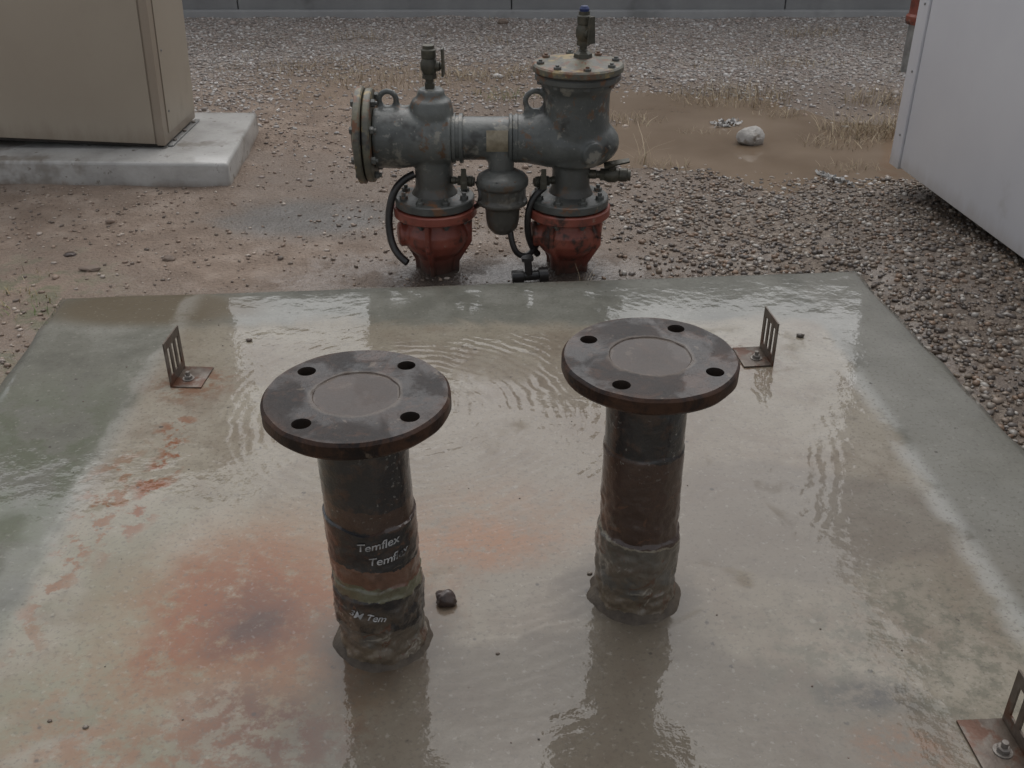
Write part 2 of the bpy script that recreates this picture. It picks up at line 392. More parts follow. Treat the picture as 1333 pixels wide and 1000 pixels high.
# ------------------------------------------------------------------ pipe stubs
def pipemat(name,bands,specks=.6):
    m,nt,b=newmat(name); X,Y,Z=nt.xyz()
    ns=nt.noise(16,5,.7)
    sl=nt.M('ADD',Z,nt.M('ADD',nt.M('MULTIPLY',X,.14),nt.M('MULTIPLY',nt.M('SUBTRACT',ns,.5),.034)))
    f=nt.M('DIVIDE',sl,.42)
    c=nt.ramp(f,[(z/.42,cc) for z,cc in bands],'CONSTANT')
    n2=nt.noise(45,5,.7)
    c=nt.mix(nt.M('MULTIPLY',nt.ss(n2,.47,.66),.6),c,(.062,.031,.019))
    n3=nt.noise(22,5,.75)
    mud=nt.M('MULTIPLY',nt.ss2(sl,.15,.03),nt.ss(n3,.42,.54))
    c=nt.mix(nt.M('MULTIPLY',mud,.85),c,(.12,.092,.063))
    pale=nt.M('MULTIPLY',nt.ss2(Z,.13,.09),nt.ss(nt.noise(30,4,.7,dist=.8),.60,.66))
    c=nt.mix(nt.M('MULTIPLY',pale,.75),c,(.27,.24,.195))
    tear=nt.M('MULTIPLY',nt.ss2(Z,.24,.19),nt.ss(nt.noise(26,4,.7,dist=1.2),.60,.62))
    c=nt.mix(nt.M('MULTIPLY',tear,.8),c,(.10,.045,.025))
    s2=nt.M('MULTIPLY',nt.ss(nt.noise(170,3,.5),.63,.69),nt.ss(nt.noise(9,2),.42,.54))
    s2=nt.M('MULTIPLY',s2,nt.ss(Z,.22,.27))
    c=nt.mix(nt.M('MULTIPLY',s2,specks),c,(.30,.29,.26))
    nt.put(b.inputs['Base Color'],c)
    nt.put(b.inputs['Roughness'],nt.M('ADD',.22,nt.M('MULTIPLY',n3,.4)))
    nt.put(b.inputs['Normal'],nt.bump(nt.M('ADD',n2,nt.M('MULTIPLY',n3,.7)),.6,.004))
    b.inputs['Coat Weight'].default_value=.7; b.inputs['Coat Roughness'].default_value=.09
    return m
BK=(.009,.009,.011); BR=(.042,.021,.014); TN=(.14,.107,.07); GR=(.095,.087,.073)
pmL=pipemat('taped_pipe',[(0,TN),(.03,GR),(.058,BK),(.118,(.11,.105,.063)),(.138,(.125,.06,.037)),(.168,BK),(.232,BR),(.262,BK)],.55)
pmR=pipemat('rusty_pipe',[(0,TN),(.03,(.085,.08,.07)),(.07,GR),(.105,(.085,.075,.06)),(.124,(.20,.175,.13)),(.1275,BR),(.27,BK)],.6)
m,nt,b=newmat('wet_flange')
X,Y,Z=nt.xyz(); oi=nt.new('ShaderNodeObjectInfo')
vv=nt.new('ShaderNodeVectorMath',operation='ADD'); nt.l.new(nt.obj(),vv.inputs[0]); nt.l.new(oi.outputs['Location'],vv.inputs[1]); OV=vv.outputs[0]
nn=nt.noise(12,5,.65,vec=OV); n2=nt.noise(60,4,.7,vec=OV); n4=nt.noise(22,5,.7,vec=OV,dist=.8)
c=nt.ramp(nn,[(.3,(.008,.006,.006)),(.5,(.016,.010,.008)),(.7,(.034,.018,.012))])
c=nt.mix(nt.M('MULTIPLY',nt.ss(n4,.52,.66),.65),c,(.055,.026,.015))
c=nt.mix(nt.M('MULTIPLY',nt.ss(n2,.56,.72),.45),c,(.075,.038,.022))
c=nt.mix(nt.M('MULTIPLY',nt.ss(nt.noise(35,4,.6,vec=OV),.63,.68),.5),c,(.14,.11,.083))
rr=nt.M('SQRT',nt.M('ADD',nt.M('MULTIPLY',X,X),nt.M('MULTIPLY',Y,Y)))
wob=nt.M('ADD',rr,nt.M('MULTIPLY',nt.M('SUBTRACT',nt.noise(30,3,vec=OV),.5),.020))
pool=nt.M('MULTIPLY',nt.ss2(wob,.055,.051),nt.ss(Z,-.004,-.001))
c=nt.mix(nt.M('MULTIPLY',pool,.6),c,(.050,.031,.021))
rg=nt.M('MULTIPLY',nt.ss(wob,.050,.053),nt.ss2(wob,.060,.055))
c=nt.mix(nt.M('MULTIPLY',rg,.5),c,(.12,.095,.075))
edge=nt.M('MULTIPLY',nt.ss(rr,.105,.115),nt.ss(n4,.40,.55))
c=nt.mix(nt.M('MULTIPLY',edge,.6),c,(.062,.029,.016))
nt.put(b.inputs['Base Color'],c)
b.inputs['Roughness'].default_value=.5; b.inputs['Specular IOR Level'].default_value=.2
nt.put(b.inputs['Normal'],nt.bump(nt.M('ADD',n2,n4),.6,.002))
top=nt.ss(Z,-.004,-.001)
wetp=nt.M('MAXIMUM',nt.M('MULTIPLY',pool,.8),nt.ss(nt.noise(9,4,.6,vec=OV,dist=.5),.44,.54))
nt.put(b.inputs['Coat Weight'],nt.M('ADD',.12,nt.M('MULTIPLY',nt.M('MULTIPLY',top,wetp),.50)))
nt.put(b.inputs['Coat Roughness'],nt.M('SUBTRACT',.28,nt.M('MULTIPLY',nt.M('MULTIPLY',top,wetp),.24)))
b.inputs['Coat IOR'].default_value=1.34
nt.put(b.inputs['Coat Normal'],nt.bump(nt.M('ADD',nt.M('MULTIPLY',nt.M('SUBTRACT',1,pool),nt.M('ADD',nt.M('MULTIPLY',n2,.5),nt.M('MULTIPLY',n4,.9))),nt.M('MULTIPLY',pool,1.0)),.8,.003))
flm=m
holem=pmat('hole_iron',[(.3,(.008,.006,.006)),(.7,(.03,.018,.012))],30,.6)
mudm=pmat('mud',[(.3,(.045,.034,.025)),(.6,(.08,.063,.046)),(.8,(.12,.10,.076))],40,.65,.6,90,.004,coat=.1,coatr=.3,spec=.3)

def apply_mods(o):
    dg=bpy.context.evaluated_depsgraph_get(); me=bpy.data.meshes.new_from_object(o.evaluated_get(dg)); o.modifiers.clear(); o.data=me
def pipe_stub(bx,by,tx,ty,top,rot,pm,steps,r=.0575):
    e=empty('capped_pipe_stub',(bx,by,0))
    ln=Vector((tx-bx,ty-by,0))
    prof=[(r+dr,z) for (z,dr) in steps]
    bm=bmesh.new(); seg=128; rings=[]
    zs=[]
    for (r0,z0),(r1,z1) in zip(prof,prof[1:]):
        k=max(1,int(abs(z1-z0)/.003))
        for q in range(k): zs.append((r0+(r1-r0)*q/k,z0+(z1-z0)*q/k))
    zs.append(prof[-1])
    for rr_,z in zs:
        ring=[]
        for i in range(seg):
            a=2*math.pi*i/seg; p=Vector((math.cos(a)*1.2,math.sin(a)*1.2,z*22+bx*10))
            amp=.0008 if z>.24 else .0008+.0050*(1-z/.24)
            q=rr_+amp*noise.noise(p*1.6)+amp*.6*noise.noise(p*4)+amp*.3*noise.noise(p*11)
            dz=.006*noise.noise(Vector((math.cos(a)*1.5,math.sin(a)*1.5,bx*7+round(z*12)*.6)))*min(1,z*30)*max(0,min(1,(top-.022-z)*30))
            ring.append(bm.verts.new((q*math.cos(a)+ln.x*z/top,q*math.sin(a)+ln.y*z/top,z+dz)))
        rings.append(ring)
    for A,B in zip(rings,rings[1:]):
        for i in range(seg): bm.faces.new((A[i],A[(i+1)%seg],B[(i+1)%seg],B[i]))
    finish(bm,'pipe',pm,e,ang=1.0)
    FR=.116; T=.023
    bm=bmesh.new(); lathe_bm(bm,[(0,-T),(.062,-T-.006),(.066,-T),(FR-.003,-T),(FR,-T+.004),(FR,-.004),(FR-.0035,0),(.054,0),(.0525,-.0015),(0,-.0018)],(0,0,0),(0,0,1),128,jit=.0016)
    fo=finish(bm,'flange',[flm,holem],e); fo.location=(ln.x,ln.y,top)
    bm=bmesh.new()
    for k in range(4):
        a=R(rot+90*k); lathe_bm(bm,[(0,-.04),(.0118,-.04),(.0118,.02),(0,.02)],(.0895*math.cos(a),.0895*math.sin(a),0),(0,0,1),32)
    cut=finish(bm,'cut',holem); cut.location=(bx+ln.x,by+ln.y,top)
    bpy.context.view_layer.update()
    md=fo.modifiers.new('b','BOOLEAN'); md.object=cut; md.operation='DIFFERENCE'; md.solver='EXACT'
    bpy.context.view_layer.update(); apply_mods(fo)
    for f in fo.data.polygons:
        cc=f.center
        for k in range(4):
            a=R(rot+90*k)
            if (cc.x-.0895*math.cos(a))**2+(cc.y-.0895*math.sin(a))**2<.0121**2 and abs(f.normal.z)<.5: f.material_index=min(1,len(fo.data.materials)-1)
    bpy.data.objects.remove(cut)
    bm=bmesh.new(); bm.from_mesh(fo.data)
    for ed in bm.edges:
        ed.smooth = not(len(ed.link_faces)==2 and ed.calc_face_angle(0)>.5)
    for f in bm.faces: f.smooth=True
    bm.to_mesh(fo.data); bm.free()
    lathe('weld',[(r+.001,top-T-.016),(r+.005,top-T-.012),(r+.0065,top-T-.001),(r,top-T-.0005)],(ln.x,ln.y,0),flm,e,jit=.002,seg=64)
    bm=bmesh.new(); rings=[]
    for q,(rr_,z) in enumerate([(r-.002,.012),(r+.004,.007),(r+.007,.003),(r+.009,.0005),(r+.010,-.003)]):
        ring=[]
        for i in range(64):
            a=2*math.pi*i/64; ex=.011*q/4*(.6+noise.noise(Vector((math.cos(a)*2.5+bx*9,math.sin(a)*2.5,1))))*.8
            ring.append(bm.verts.new(((rr_+ex)*math.cos(a),(rr_+ex)*math.sin(a),z+.003*noise.noise(Vector((a*4,q,bx))))))
        rings.append(ring)
    for A,B in zip(rings,rings[1:]):
        for i in range(64): bm.faces.new((A[i],A[(i+1)%64],B[(i+1)%64],B[i]))
    finish(bm,'mud_collar',mudm,e)
    return e
L_=pipe_stub(-.183,1.085,-.191,1.08,.406,52,pmL,[(0,.003),(.03,.0025),(.062,.002),(.0635,.0045),(.118,.0045),(.1195,.003),(.134,.0028),(.1355,.001),(.167,.0008),(.1685,.0035),(.232,.0033),(.2335,.0008),(.262,.0005),(.384,.0005)])
R_=pipe_stub(.184,1.178,.181,1.178,.406,60,pmR,[(0,.003),(.03,.002),(.06,.004),(.105,.0035),(.122,.0035),(.128,.0025),(.13,-.0005),(.27,-.0005),(.272,-.002),(.384,-.002)],.0565)
white=pmat('tape_ink',[(.34,(.04,.04,.04)),(.46,(.30,.30,.30)),(.62,(.48,.48,.48))],60,.5,0)
def tape_text(s,z,a_c,tilt,size,parent,rad,xshift):
    cu=bpy.data.curves.new('t','FONT'); cu.body=s; cu.size=size; cu.align_x='CENTER'; cu.offset=.0002
    o=bpy.data.objects.new('t',cu); col.objects.link(o); bpy.context.view_layer.update()
    me=bpy.data.meshes.new_from_object(o.evaluated_get(bpy.context.evaluated_depsgraph_get()))
    bm=bmesh.new(); bm.from_mesh(me)
    bmesh.ops.subdivide_edges(bm,edges=[e for e in bm.edges if e.calc_length()>.003],cuts=3)
    for v in bm.verts:
        x,y=v.co.x+.25*v.co.y,v.co.y; x,y=x*math.cos(tilt)-y*math.sin(tilt),x*math.sin(tilt)+y*math.cos(tilt)
        a=a_c+x/rad; zz=z+y
        amp=.0008+.0050*(1-zz/.24); p=Vector((math.cos(a)*1.2,math.sin(a)*1.2,zz*22+parent.location.x*10))
        q=rad+amp*noise.noise(p*1.6)+amp*.6*noise.noise(p*4)+amp*.3*noise.noise(p*11)
        v.co=Vector((q*math.cos(a)+xshift*zz/.2,q*math.sin(a)-.005*zz/.406,zz))
    bpy.data.objects.remove(o)
    finish(bm,'tape_print',white,parent,smooth=False)
tape_text('Temflex',.208,R(-74),R(5),.0175,L_,.0620,-.004)
tape_text('Temflex',.184,R(-62),R(5),.0175,L_,.0620,-.004)
tape_text('3M Tem',.090,R(-98),R(-12),.015,L_,.0635,-.004)
rockm=pmat('dark_stone',[(.3,(.03,.02,.018)),(.7,(.08,.055,.045))],60,.3,.5,120,.003)
def rock(name,loc,s,mat,seed):
    bm=bmesh.new(); bmesh.ops.create_icosphere(bm,subdivisions=3,radius=1)
    for v in bm.verts:
        d=1+.28*noise.noise(v.co*1.3+Vector((seed,0,0)))+.10*noise.noise(v.co*3.5+Vector((seed,5,0)))
        v.co=Vector((v.co.x*s[0]*d,v.co.y*s[1]*d,v.co.z*s[2]*d))
    o=finish(bm,name,mat,ang=.5); o.location=loc; return o
rock('stone',(-.098,1.155,.009),(.016,.013,.013),rockm,3)
V2=[];C2=[]
for (x,y,s) in [(.12,1.22,.004),(-.02,1.05,.003),(.64,2.02,.009),(-.58,2.0,.007),(-.55,.92,.004),(-.60,.93,.003),(-.8,1.05,.005)]+[(random.uniform(-.9,.9),random.uniform(.8,2.2),random.uniform(.0008,.0018)) for _ in range(50)]:
    for v in IV:
        V2.append((x+v[0]*s*random.uniform(.8,1.4),y+v[1]*s*random.uniform(.7,1.1),v[2]*s*.6+s*.3))
    cc=random.choice([(.06,.05,.04),(.12,.09,.07),(.09,.045,.03),(.2,.17,.14)]); C2+= [(*cc,1)]*12
n=len(V2)//12
fastmesh('grit',np.array(V2),(IF[None]+(np.arange(n)*12)[:,None,None]).reshape(-1,3),bpy.data.materials['pebble_stone'],np.array(C2))

# ------------------------------------------------------------------ angle brackets
brm=pmat('rusty_steel',[(.3,(.06,.042,.032)),(.5,(.11,.087,.069)),(.7,(.18,.158,.135))],30,.45,.4,90,.002,metal=.3,spots=[((.09,.038,.02),20,.47,.61)])
boltm=pmat('zinc_bolt',[(.3,(.12,.10,.085)),(.7,(.27,.25,.23))],60,.5,.2,metal=.5)
def bracket(loc,flip,rot,h=.105):
    e=empty('angle_bracket',loc); e.rotation_euler=(0,0,rot)
    w=.085; t=.003; bm=bmesh.new()
    ys_=[-w/2,-w/2+.012,-w/2+.026,-w/2+.036,-w/2+.049,-w/2+.059,-w/2+.073,w/2]
    box_bm(bm,-t/2,t/2,-w/2,w/2,0,.022,0)
    for k in (0,2,4,6): box_bm(bm,-t/2,t/2,ys_[k],ys_[k+1],.0221,h-.0181,0)
    box_bm(bm,-t/2,t/2,-w/2,w/2,h-.018,h,0)
    finish(bm,'upright',brm,e)
    bm=bmesh.new(); s=flip
    x0,x1=sorted((s*.0016,s*.062)); box_bm(bm,x0,x1,-w/2,w/2,.0005,.0038,.0008)
    finish(bm,'foot',brm,e)
    bm=bmesh.new(); lathe_bm(bm,[(0,.0035),(.012,.0035),(.012,.0055),(0,.0055)],(s*.026,-.01,0),seg=24); hexbolt_bm(bm,(s*.026,-.01,.0055),r=.0085,h=.007,stud=.008)
    finish(bm,'anchor_bolt',boltm,e)
    return e
bracket((-.690,1.835,0),1,R(-3),.100)
bracket((.545,1.925,0),-1,R(6),.100)
bracket((.640,.890,0),-1,R(3),.09)

# ------------------------------------------------------------------ backflow preventer
greym=pmat('grey_casting_paint',[(.25,(.050,.055,.052)),(.5,(.085,.091,.086)),(.75,(.135,.142,.132))],9,.5,.5,90,.003,
   spots=[((.21,.20,.17),15,.57,.64),((.028,.028,.025),7,.55,.66),((.12,.07,.04),24,.58,.66),((.17,.17,.15),60,.60,.68)],coat=.25,coatr=.2,grime=(.10,.26,(.065,.054,.04),.65))
flgm=pmat('grey_flange_paint',[(.25,(.045,.047,.043)),(.6,(.09,.093,.085))],14,.5,.5,90,.003,spots=[((.15,.075,.038),22,.54,.64),((.20,.185,.15),30,.62,.70)],coat=.2,coatr=.25)
yelm=pmat('weathered_flange',[(.25,(.060,.060,.050)),(.5,(.105,.10,.075)),(.75,(.18,.16,.10))],22,.55,.5,90,.003,spots=[((.14,.058,.025),26,.51,.61),((.27,.20,.09),18,.57,.67),((.05,.05,.045),14,.56,.66)],coat=.12,coatr=.3)
redm=pmat('red_paint',[(.25,(.13,.036,.024)),(.5,(.23,.057,.036)),(.75,(.29,.092,.058))],12,.5,.5,70,.003,spots=[((.05,.026,.019),14,.52,.64),((.26,.16,.12),35,.63,.71)],coat=.2,coatr=.25,grime=(-.09,-.01,(.045,.032,.024),.9))
brassm=pmat('aged_brass',[(.3,(.04,.04,.032)),(.6,(.075,.07,.052)),(.8,(.13,.105,.07))],35,.45,.4,metal=.3)
blackm=pmat('black_hose',[(.3,(.012,.012,.012)),(.7,(.035,.03,.028))],30,.4,.3,coat=.2)
platem=pmat('name_plate_metal',[(.3,(.18,.15,.10)),(.7,(.30,.26,.19))],60,.4,.2,metal=.3)
bluem=pmat('blue_cap',[(.3,(.01,.02,.07)),(.7,(.02,.035,.12))],30,.4,.1)
bf=empty('backflow_preventer',(0,2.6,0))
xl,xr=-.205,.155
def casting(name,fn,vox=.004,it=4):
    bm=bmesh.new(); fn(bm)
    o=finish(bm,name,greym,bf,smooth=False)
    md=o.modifiers.new('r','REMESH'); md.mode='VOXEL'; md.voxel_size=vox; md.use_smooth_shade=True
    ms=o.modifiers.new('s','SMOOTH'); ms.factor=.6; ms.iterations=it
    return o
def ell_bm(bm,c,r):
    q=bmesh.ops.create_uvsphere(bm,u_segments=40,v_segments=24,radius=1)
    for v in q['verts']: v.co=Vector((c[0]+v.co.x*r[0],c[1]+v.co.y*r[1],c[2]+v.co.z*r[2]))
def left_c(bm):
    lathe_bm(bm,[(0,.10),(.062,.10),(.062,.13),(.050,.15),(.049,.22),(.058,.26),(.0,.262)],(xl,0,0))
    lathe_bm(bm,[(0,0),(.078,0),(.079,.07),(.070,.13),(.060,.175),(.056,.205),(0,.21)],(-.352,0,.280),(1,0,0))
    lathe_bm(bm,[(0,.25),(.056,.25),(.056,.35),(.050,.375),(.036,.385),(.034,.400),(.028,.405),(0,.405)],(xl,0,0))
    ell_bm(bm,(xl+.005,0,.28),(.062,.075,.075))
    torus_bm(bm,.066,.006,(xl+.045,0,.28),(1,0,0))
    box_bm(bm,-.34,-.25,-.008,.008,.345,.362)
    torus_bm(bm,.022,.0075,(-.315,0,.375),(0,1,0))
casting('inlet_body',left_c)
def right_c(bm):
    lathe_bm(bm,[(0,.10),(.060,.10),(.060,.13),(.050,.15),(.049,.22),(.06,.25),(0,.25)],(xr,0,0))
    lathe_bm(bm,[(0,0),(.060,0),(.062,.04),(.072,.09),(.075,.14),(0,.14)],(.0,0,.276),(1,0,0))
    ell_bm(bm,(.165,0,.268),(.112,.09,.070))
    lathe_bm(bm,[(0,.21),(.078,.22),(.088,.26),(.085,.31),(.082,.36),(.083,.40),(.096,.418),(.098,.43),(0,.43)],(.165,0,0))
    torus_bm(bm,.026,.0075,(.060,0,.372),(0,1,0))
    box_bm(bm,.03,.10,-.008,.008,.335,.355)
    lathe_bm(bm,[(0,0),(.030,0),(.028,.045),(0,.045)],(.185,-.05,.262),(.5,-1,0))
casting('outlet_body',right_c)
def mid_c(bm):
    lathe_bm(bm,[(0,0),(.055,0),(.055,.16),(0,.16)],(-.158,0,.277),(1,0,0))
    lathe_bm(bm,[(0,.0),(.034,0),(.034,.06),(0,.06)],(-.028,-.02,.195))
casting('spool',mid_c)
def coupling(x,r,w,mat,nm):
    lathe(nm,[(.05,-w),(r-.002,-w),(r,-w+.002),(r,-w*.35),(r-.005,-w*.3),(r-.005,w*.3),(r,w*.35),(r,w-.002),(r-.002,w),(.05,w)],(x,0,.277),mat,bf,(1,0,0))
coupling(-.140,.063,.015,greym,'coupling'); coupling(.004,.062,.012,greym,'coupling')
bm=bmesh.new(); g=[]
for i in range(9):
    a=R(-80+i*7)
    g.append([bm.verts.new((x,-math.cos(a+R(60))*.0568,.277+math.sin(a+R(60))*.0568)) for x in (-.065,-.010)])
for A,B in zip(g,g[1:]): bm.faces.new((A[0],A[1],B[1],B[0]))
finish(bm,'name_plate',platem,bf)
def rel(bm):
    lathe_bm(bm,[(0,.205),(.036,.205),(.060,.192),(.068,.182),(.068,.166),(.060,.160),(.058,.130),(.066,.126),(.066,.116),(.046,.108),(.044,.070),(.040,.050),(.026,.034),(.012,.030),(0,.030)],(-.025,-.035,0))
    for k in range(8):
        a=R(45*k+10); box_bm(bm,-.025+.056*math.cos(a)-.006,-.025+.056*math.cos(a)+.006,-.035+.056*math.sin(a)-.006,-.035+.056*math.sin(a)+.006,.118,.175)
casting('relief_valve',rel,.003,3)
bm=bmesh.new()
for k in range(8):
    a=R(45*k+32); hexbolt_bm(bm,(-.025+.058*math.cos(a),-.035+.058*math.sin(a),.184),r=.006,h=.007)
finish(bm,'relief_bolts',flgm,bf)
ex=-.352
lathe('body_flange',disc_prof(.118,0,.018),(ex-.020,0,.284),yelm,bf,(1,0,0),64,jit=.001)
lathe('cover_plate',[(0,-.012),(.05,-.012),(.07,-.002),(.112,0),(.122,.003),(.122,.017),(.118,.020),(0,.02)],(ex-.044,0,.284),yelm,bf,(1,0,0),64,jit=.001)
bm=bmesh.new()
for k in range(8):
    a=R(45*k+22); p=(0,.100*math.cos(a),.284+.100*math.sin(a))
    hexbolt_bm(bm,(ex-.001,p[1],p[2]),(1,0,0),.010,.010,.006); hexbolt_bm(bm,(ex-.043,p[1],p[2]),(-1,0,0),.010,.009)
finish(bm,'cover_bolts',flgm,bf)
lathe('top_body_flange',disc_prof(.108,.428,.445),(.165,0,0),flgm,bf,seg=64,jit=.001)
lathe('top_cover',[(0,.449),(.110,.449),(.114,.452),(.114,.464),(.110,.468),(.06,.470),(.045,.480),(0,.481)],(.165,0,0),yelm,bf,seg=64,jit=.001)
lathe('gasket',[(0,.4445),(.104,.4445),(.104,.4495),(0,.4495)],(.165,0,0),blackm,bf,seg=64)
bm=bmesh.new()
for k in range(8):
    a=R(45*k+10); p=(.165+.096*math.cos(a),.096*math.sin(a))
    hexbolt_bm(bm,(p[0],p[1],.466),(0,0,1),.0095,.009,.004); hexbolt_bm(bm,(p[0],p[1],.429),(0,0,-1),.0095,.010)
finish(bm,'top_bolts',flgm,bf)
for x,s in ((xl,0),(xr-.004,1)):
    lathe('grey_flange',[(0,.101),(.102,.101),(.105,.104),(.105,.121),(.102,.124),(.07,.126),(.055,.135),(0,.135)],(x,0,0),flgm,bf,seg=64,jit=.001)
    lathe('red_flange',disc_prof(.111,.073,.098),(x,0,0),redm,bf,seg=64,jit=.001)
    bm=bmesh.new()
    for k in range(8):
        a=R(45*k+22.5); p=(x+.086*math.cos(a),.086*math.sin(a))
        hexbolt_bm(bm,(p[0],p[1],.123),(0,0,1),.011,.011,.008); hexbolt_bm(bm,(p[0],p[1],.074),(0,0,-1),.011,.012,.006)
    finish(bm,'flange_bolts',flgm,bf)
    bm=bmesh.new()
    lathe_bm(bm,[(0,.080),(.074,.080),(.076,.055),(.088,.03),(.088,.005),(.074,-.020),(.052,-.042),(.046,-.07),(.046,-.18),(0,-.18)],(x,0,0))
    for k in range(4):
        a=R(90*k+(80 if s==0 else 60)); d=Vector((math.cos(a),math.sin(a),0)); nrm=Vector((-d.y,d.x,0))*.006
        vs=[]
        for (q,z) in ((.03,.07),(.10,.07),(.098,.0),(.062,-.06),(.058,-.15),(.03,-.15)):
            vs.append((Vector((x,0,0))+d*q+nrm+Vector((0,0,z)),Vector((x,0,0))+d*q-nrm+Vector((0,0,z))))
        A=[bm.verts.new(v[0]) for v in vs];B=[bm.verts.new(v[1]) for v in vs]
        bm.faces.new(A);bm.faces.new(B[::-1])
        for i in range(6): bm.faces.new((A[i],B[i],B[(i+1)%6],A[(i+1)%6]))
    lathe_bm(bm,[(0,0),(.034,0),(.034,.028),(.026,.034),(0,.034)],(x-.068,-.012,.022),(-1,-.25,0),24)
    o=finish(bm,'red_valve',redm,bf)
    md=o.modifiers.new('r','REMESH'); md.mode='VOXEL'; md.voxel_size=.003; md.use_smooth_shade=True
    ms=o.modifiers.new('s','SMOOTH'); ms.factor=.5; ms.iterations=3
def cock(loc,axis,L,side,lev,sc=1,cap=None):
    A=Vector(axis).normalized(); S=Vector(side).normalized(); p=Vector(loc); bm=bmesh.new()
    lathe_bm(bm,[(0,0),(.011*sc,0),(.011*sc,L*.18),(.009*sc,L*.2),(.009*sc,L*.3)],p,A,20)
    lathe_bm(bm,[(0,L*.28),(.0155*sc,L*.28),(.0155*sc,L*.38),(0,L*.38)],p,A,6)
    lathe_bm(bm,[(0,L*.38),(.014*sc,L*.38),(.0185*sc,L*.48),(.0185*sc,L*.62),(.014*sc,L*.72),(.016*sc,L*.74),(.016*sc,L*.9),(.013*sc,L*.93),(.013*sc,L),(0,L)],p,A,20)
    q=p+A*L*.55
    lathe_bm(bm,[(0,0),(.010*sc,0),(.010*sc,.024*sc),(.006*sc,.026*sc),(.006*sc,.034*sc),(0,.034*sc)],q,S,14)
    finish(bm,'test_cock',brassm,bf)
    h=q+S*.031*sc; Lv=Vector(lev).normalized()
    bm=bmesh.new(); N_=Lv.cross(S).normalized()
    def plate(a0,a1,w0,w1,th=.0018):
        pts=[h+Lv*a0+N_*w0,h+Lv*a1+N_*w1,h+Lv*a1-N_*w1,h+Lv*a0-N_*w0]
        A_=[bm.verts.new(v+S*th) for v in pts];B_=[bm.verts.new(v-S*th) for v in pts]
        bm.faces.new(A_);bm.faces.new(B_[::-1])
        for i in range(4): bm.faces.new((A_[i],B_[i],B_[(i+1)%4],A_[(i+1)%4]))
    plate(-.020*sc,.040*sc,.010*sc,.007*sc,.0025)
    finish(bm,'lever',brassm,bf)
    if cap:
        lathe('cap',[(0,L-.002),(.011*sc,L-.002),(.012*sc,L+.006),(.008*sc,L+.012),(0,L+.012)],p,cap,bf,A,16)
cock((xl-.002,0,.398),(0,0,1),.112,(1,-.15,0),(0,-.15,1),1.15)
cock((.176,0,.478),(0,0,1),.112,(.6,-1,0),(0,0,1),1.05,bluem)
lathe('cover_plug',[(0,.478),(.024,.478),(.022,.490),(.014,.496),(0,.496)],(.176,0,0),brassm,bf,seg=6)
cock((xr+.045,-.01,.185),(1,-.1,0),.110,(0,-.3,1),(1,0,.2),1.1)
cock((xr-.045,-.02,.172),(-1,-.35,0),.055,(0,-1,.2),(0,0,1),.9)
cock((xl+.048,-.02,.172),(1,-.2,0),.06,(0,-1,.2),(0,0,1),.9)
tube('sensing_hose',[(-.255,-.01,.185),(-.30,-.02,.17),(-.325,-.03,.11),(-.330,-.035,.04),(-.318,-.05,-.02),(-.28,-.07,-.04)],.010,blackm,bf)
tube('sensing_hose',[(-.005,-.05,.045),(.000,-.06,.0),(.020,-.06,-.035),(.055,-.04,-.03),(.075,0,.0)],.008,blackm,bf)
tube('sensing_hose',[(.085,-.03,.155),(.05,-.05,.14),(.035,-.05,.07),(.045,-.04,.0),(.07,-.01,-.04)],.009,blackm,bf)
tube('sensing_hose',[(-.09,-.03,.17),(-.075,-.06,.15),(-.08,-.06,.12),(-.095,-.02,.10)],.007,blackm,bf)
lathe('drain_fitting',[(0,0),(.018,0),(.018,.03),(.013,.032),(.013,.07),(.020,.072),(.020,.095),(0,.095)],(.0,-.12,-.060),blackm,bf,(1,.1,.05),12)
lathe('drain_stem',[(0,0),(.010,0),(.010,.04),(.016,.04),(.016,.05),(0,.05)],(.045,-.12,-.052),blackm,bf,(-.1,0,1),12)

# ------------------------------------------------------------------ cabinets, pad, wall
padm=pmat('pad_concrete',[(.3,(.25,.24,.225)),(.5,(.37,.36,.34)),(.7,(.45,.44,.42))],6,.5,.5,70,.004,spots=[((.20,.18,.155),5,.53,.68),((.16,.14,.12),24,.60,.70)],coat=.5,coatr=.12,grime=(-.09,-.05,(.20,.15,.11),.9))
def prism(name,poly,z0,z1,mat,parent=None,bev=.006):
    bm=bmesh.new(); A=[bm.verts.new((x,y,z0)) for x,y in poly]; B=[bm.verts.new((x,y,z1)) for x,y in poly]
    bm.faces.new(A[::-1]); bm.faces.new(B); n=len(poly)
    for i in range(n): bm.faces.new((A[i],A[(i+1)%n],B[(i+1)%n],B[i]))
    if bev: bmesh.ops.bevel(bm,geom=bm.edges[:],offset=bev,segments=3,affect='EDGES',profile=.5)
    return finish(bm,name,mat,parent)
prism('concrete_pad',[(-2.7,3.30),(-.925,3.235),(-.965,3.86),(-2.7,3.92)],-.2,.008,padm,bev=.012)
beige=pmat('beige_paint',[(.3,(.31,.26,.205)),(.7,(.345,.29,.23))],2.5,.45,.05,200,.001,spots=[((.28,.23,.175),3,.6,.8)],grime=(.0,.08,(.20,.15,.11),.6))
beige2=pmat('beige_panel',[(.3,(.37,.32,.255)),(.7,(.405,.355,.285))],2.5,.45,.05,200,.001,spots=[((.32,.27,.21),4,.58,.8)],grime=(.0,.09,(.22,.17,.125),.6))
galv=pmat('galvanised',[(.3,(.22,.22,.21)),(.7,(.38,.38,.37))],20,.4,.1,metal=.5)
dark=pmat('seam_dark',[(.3,(.02,.018,.015)),(.7,(.04,.03,.025))],20,.7,0)
cab=empty('utility_cabinet',(-1.174,3.395,0))
def cbox(nm,x0,x1,y0,y1,z0,z1,mat,bev=.003): return box(nm,x0,x1,y0,y1,z0,z1,mat,cab,bev)
cbox('plinth',-1.0,-.012,.012,.33,.009,.03,dark,.002)
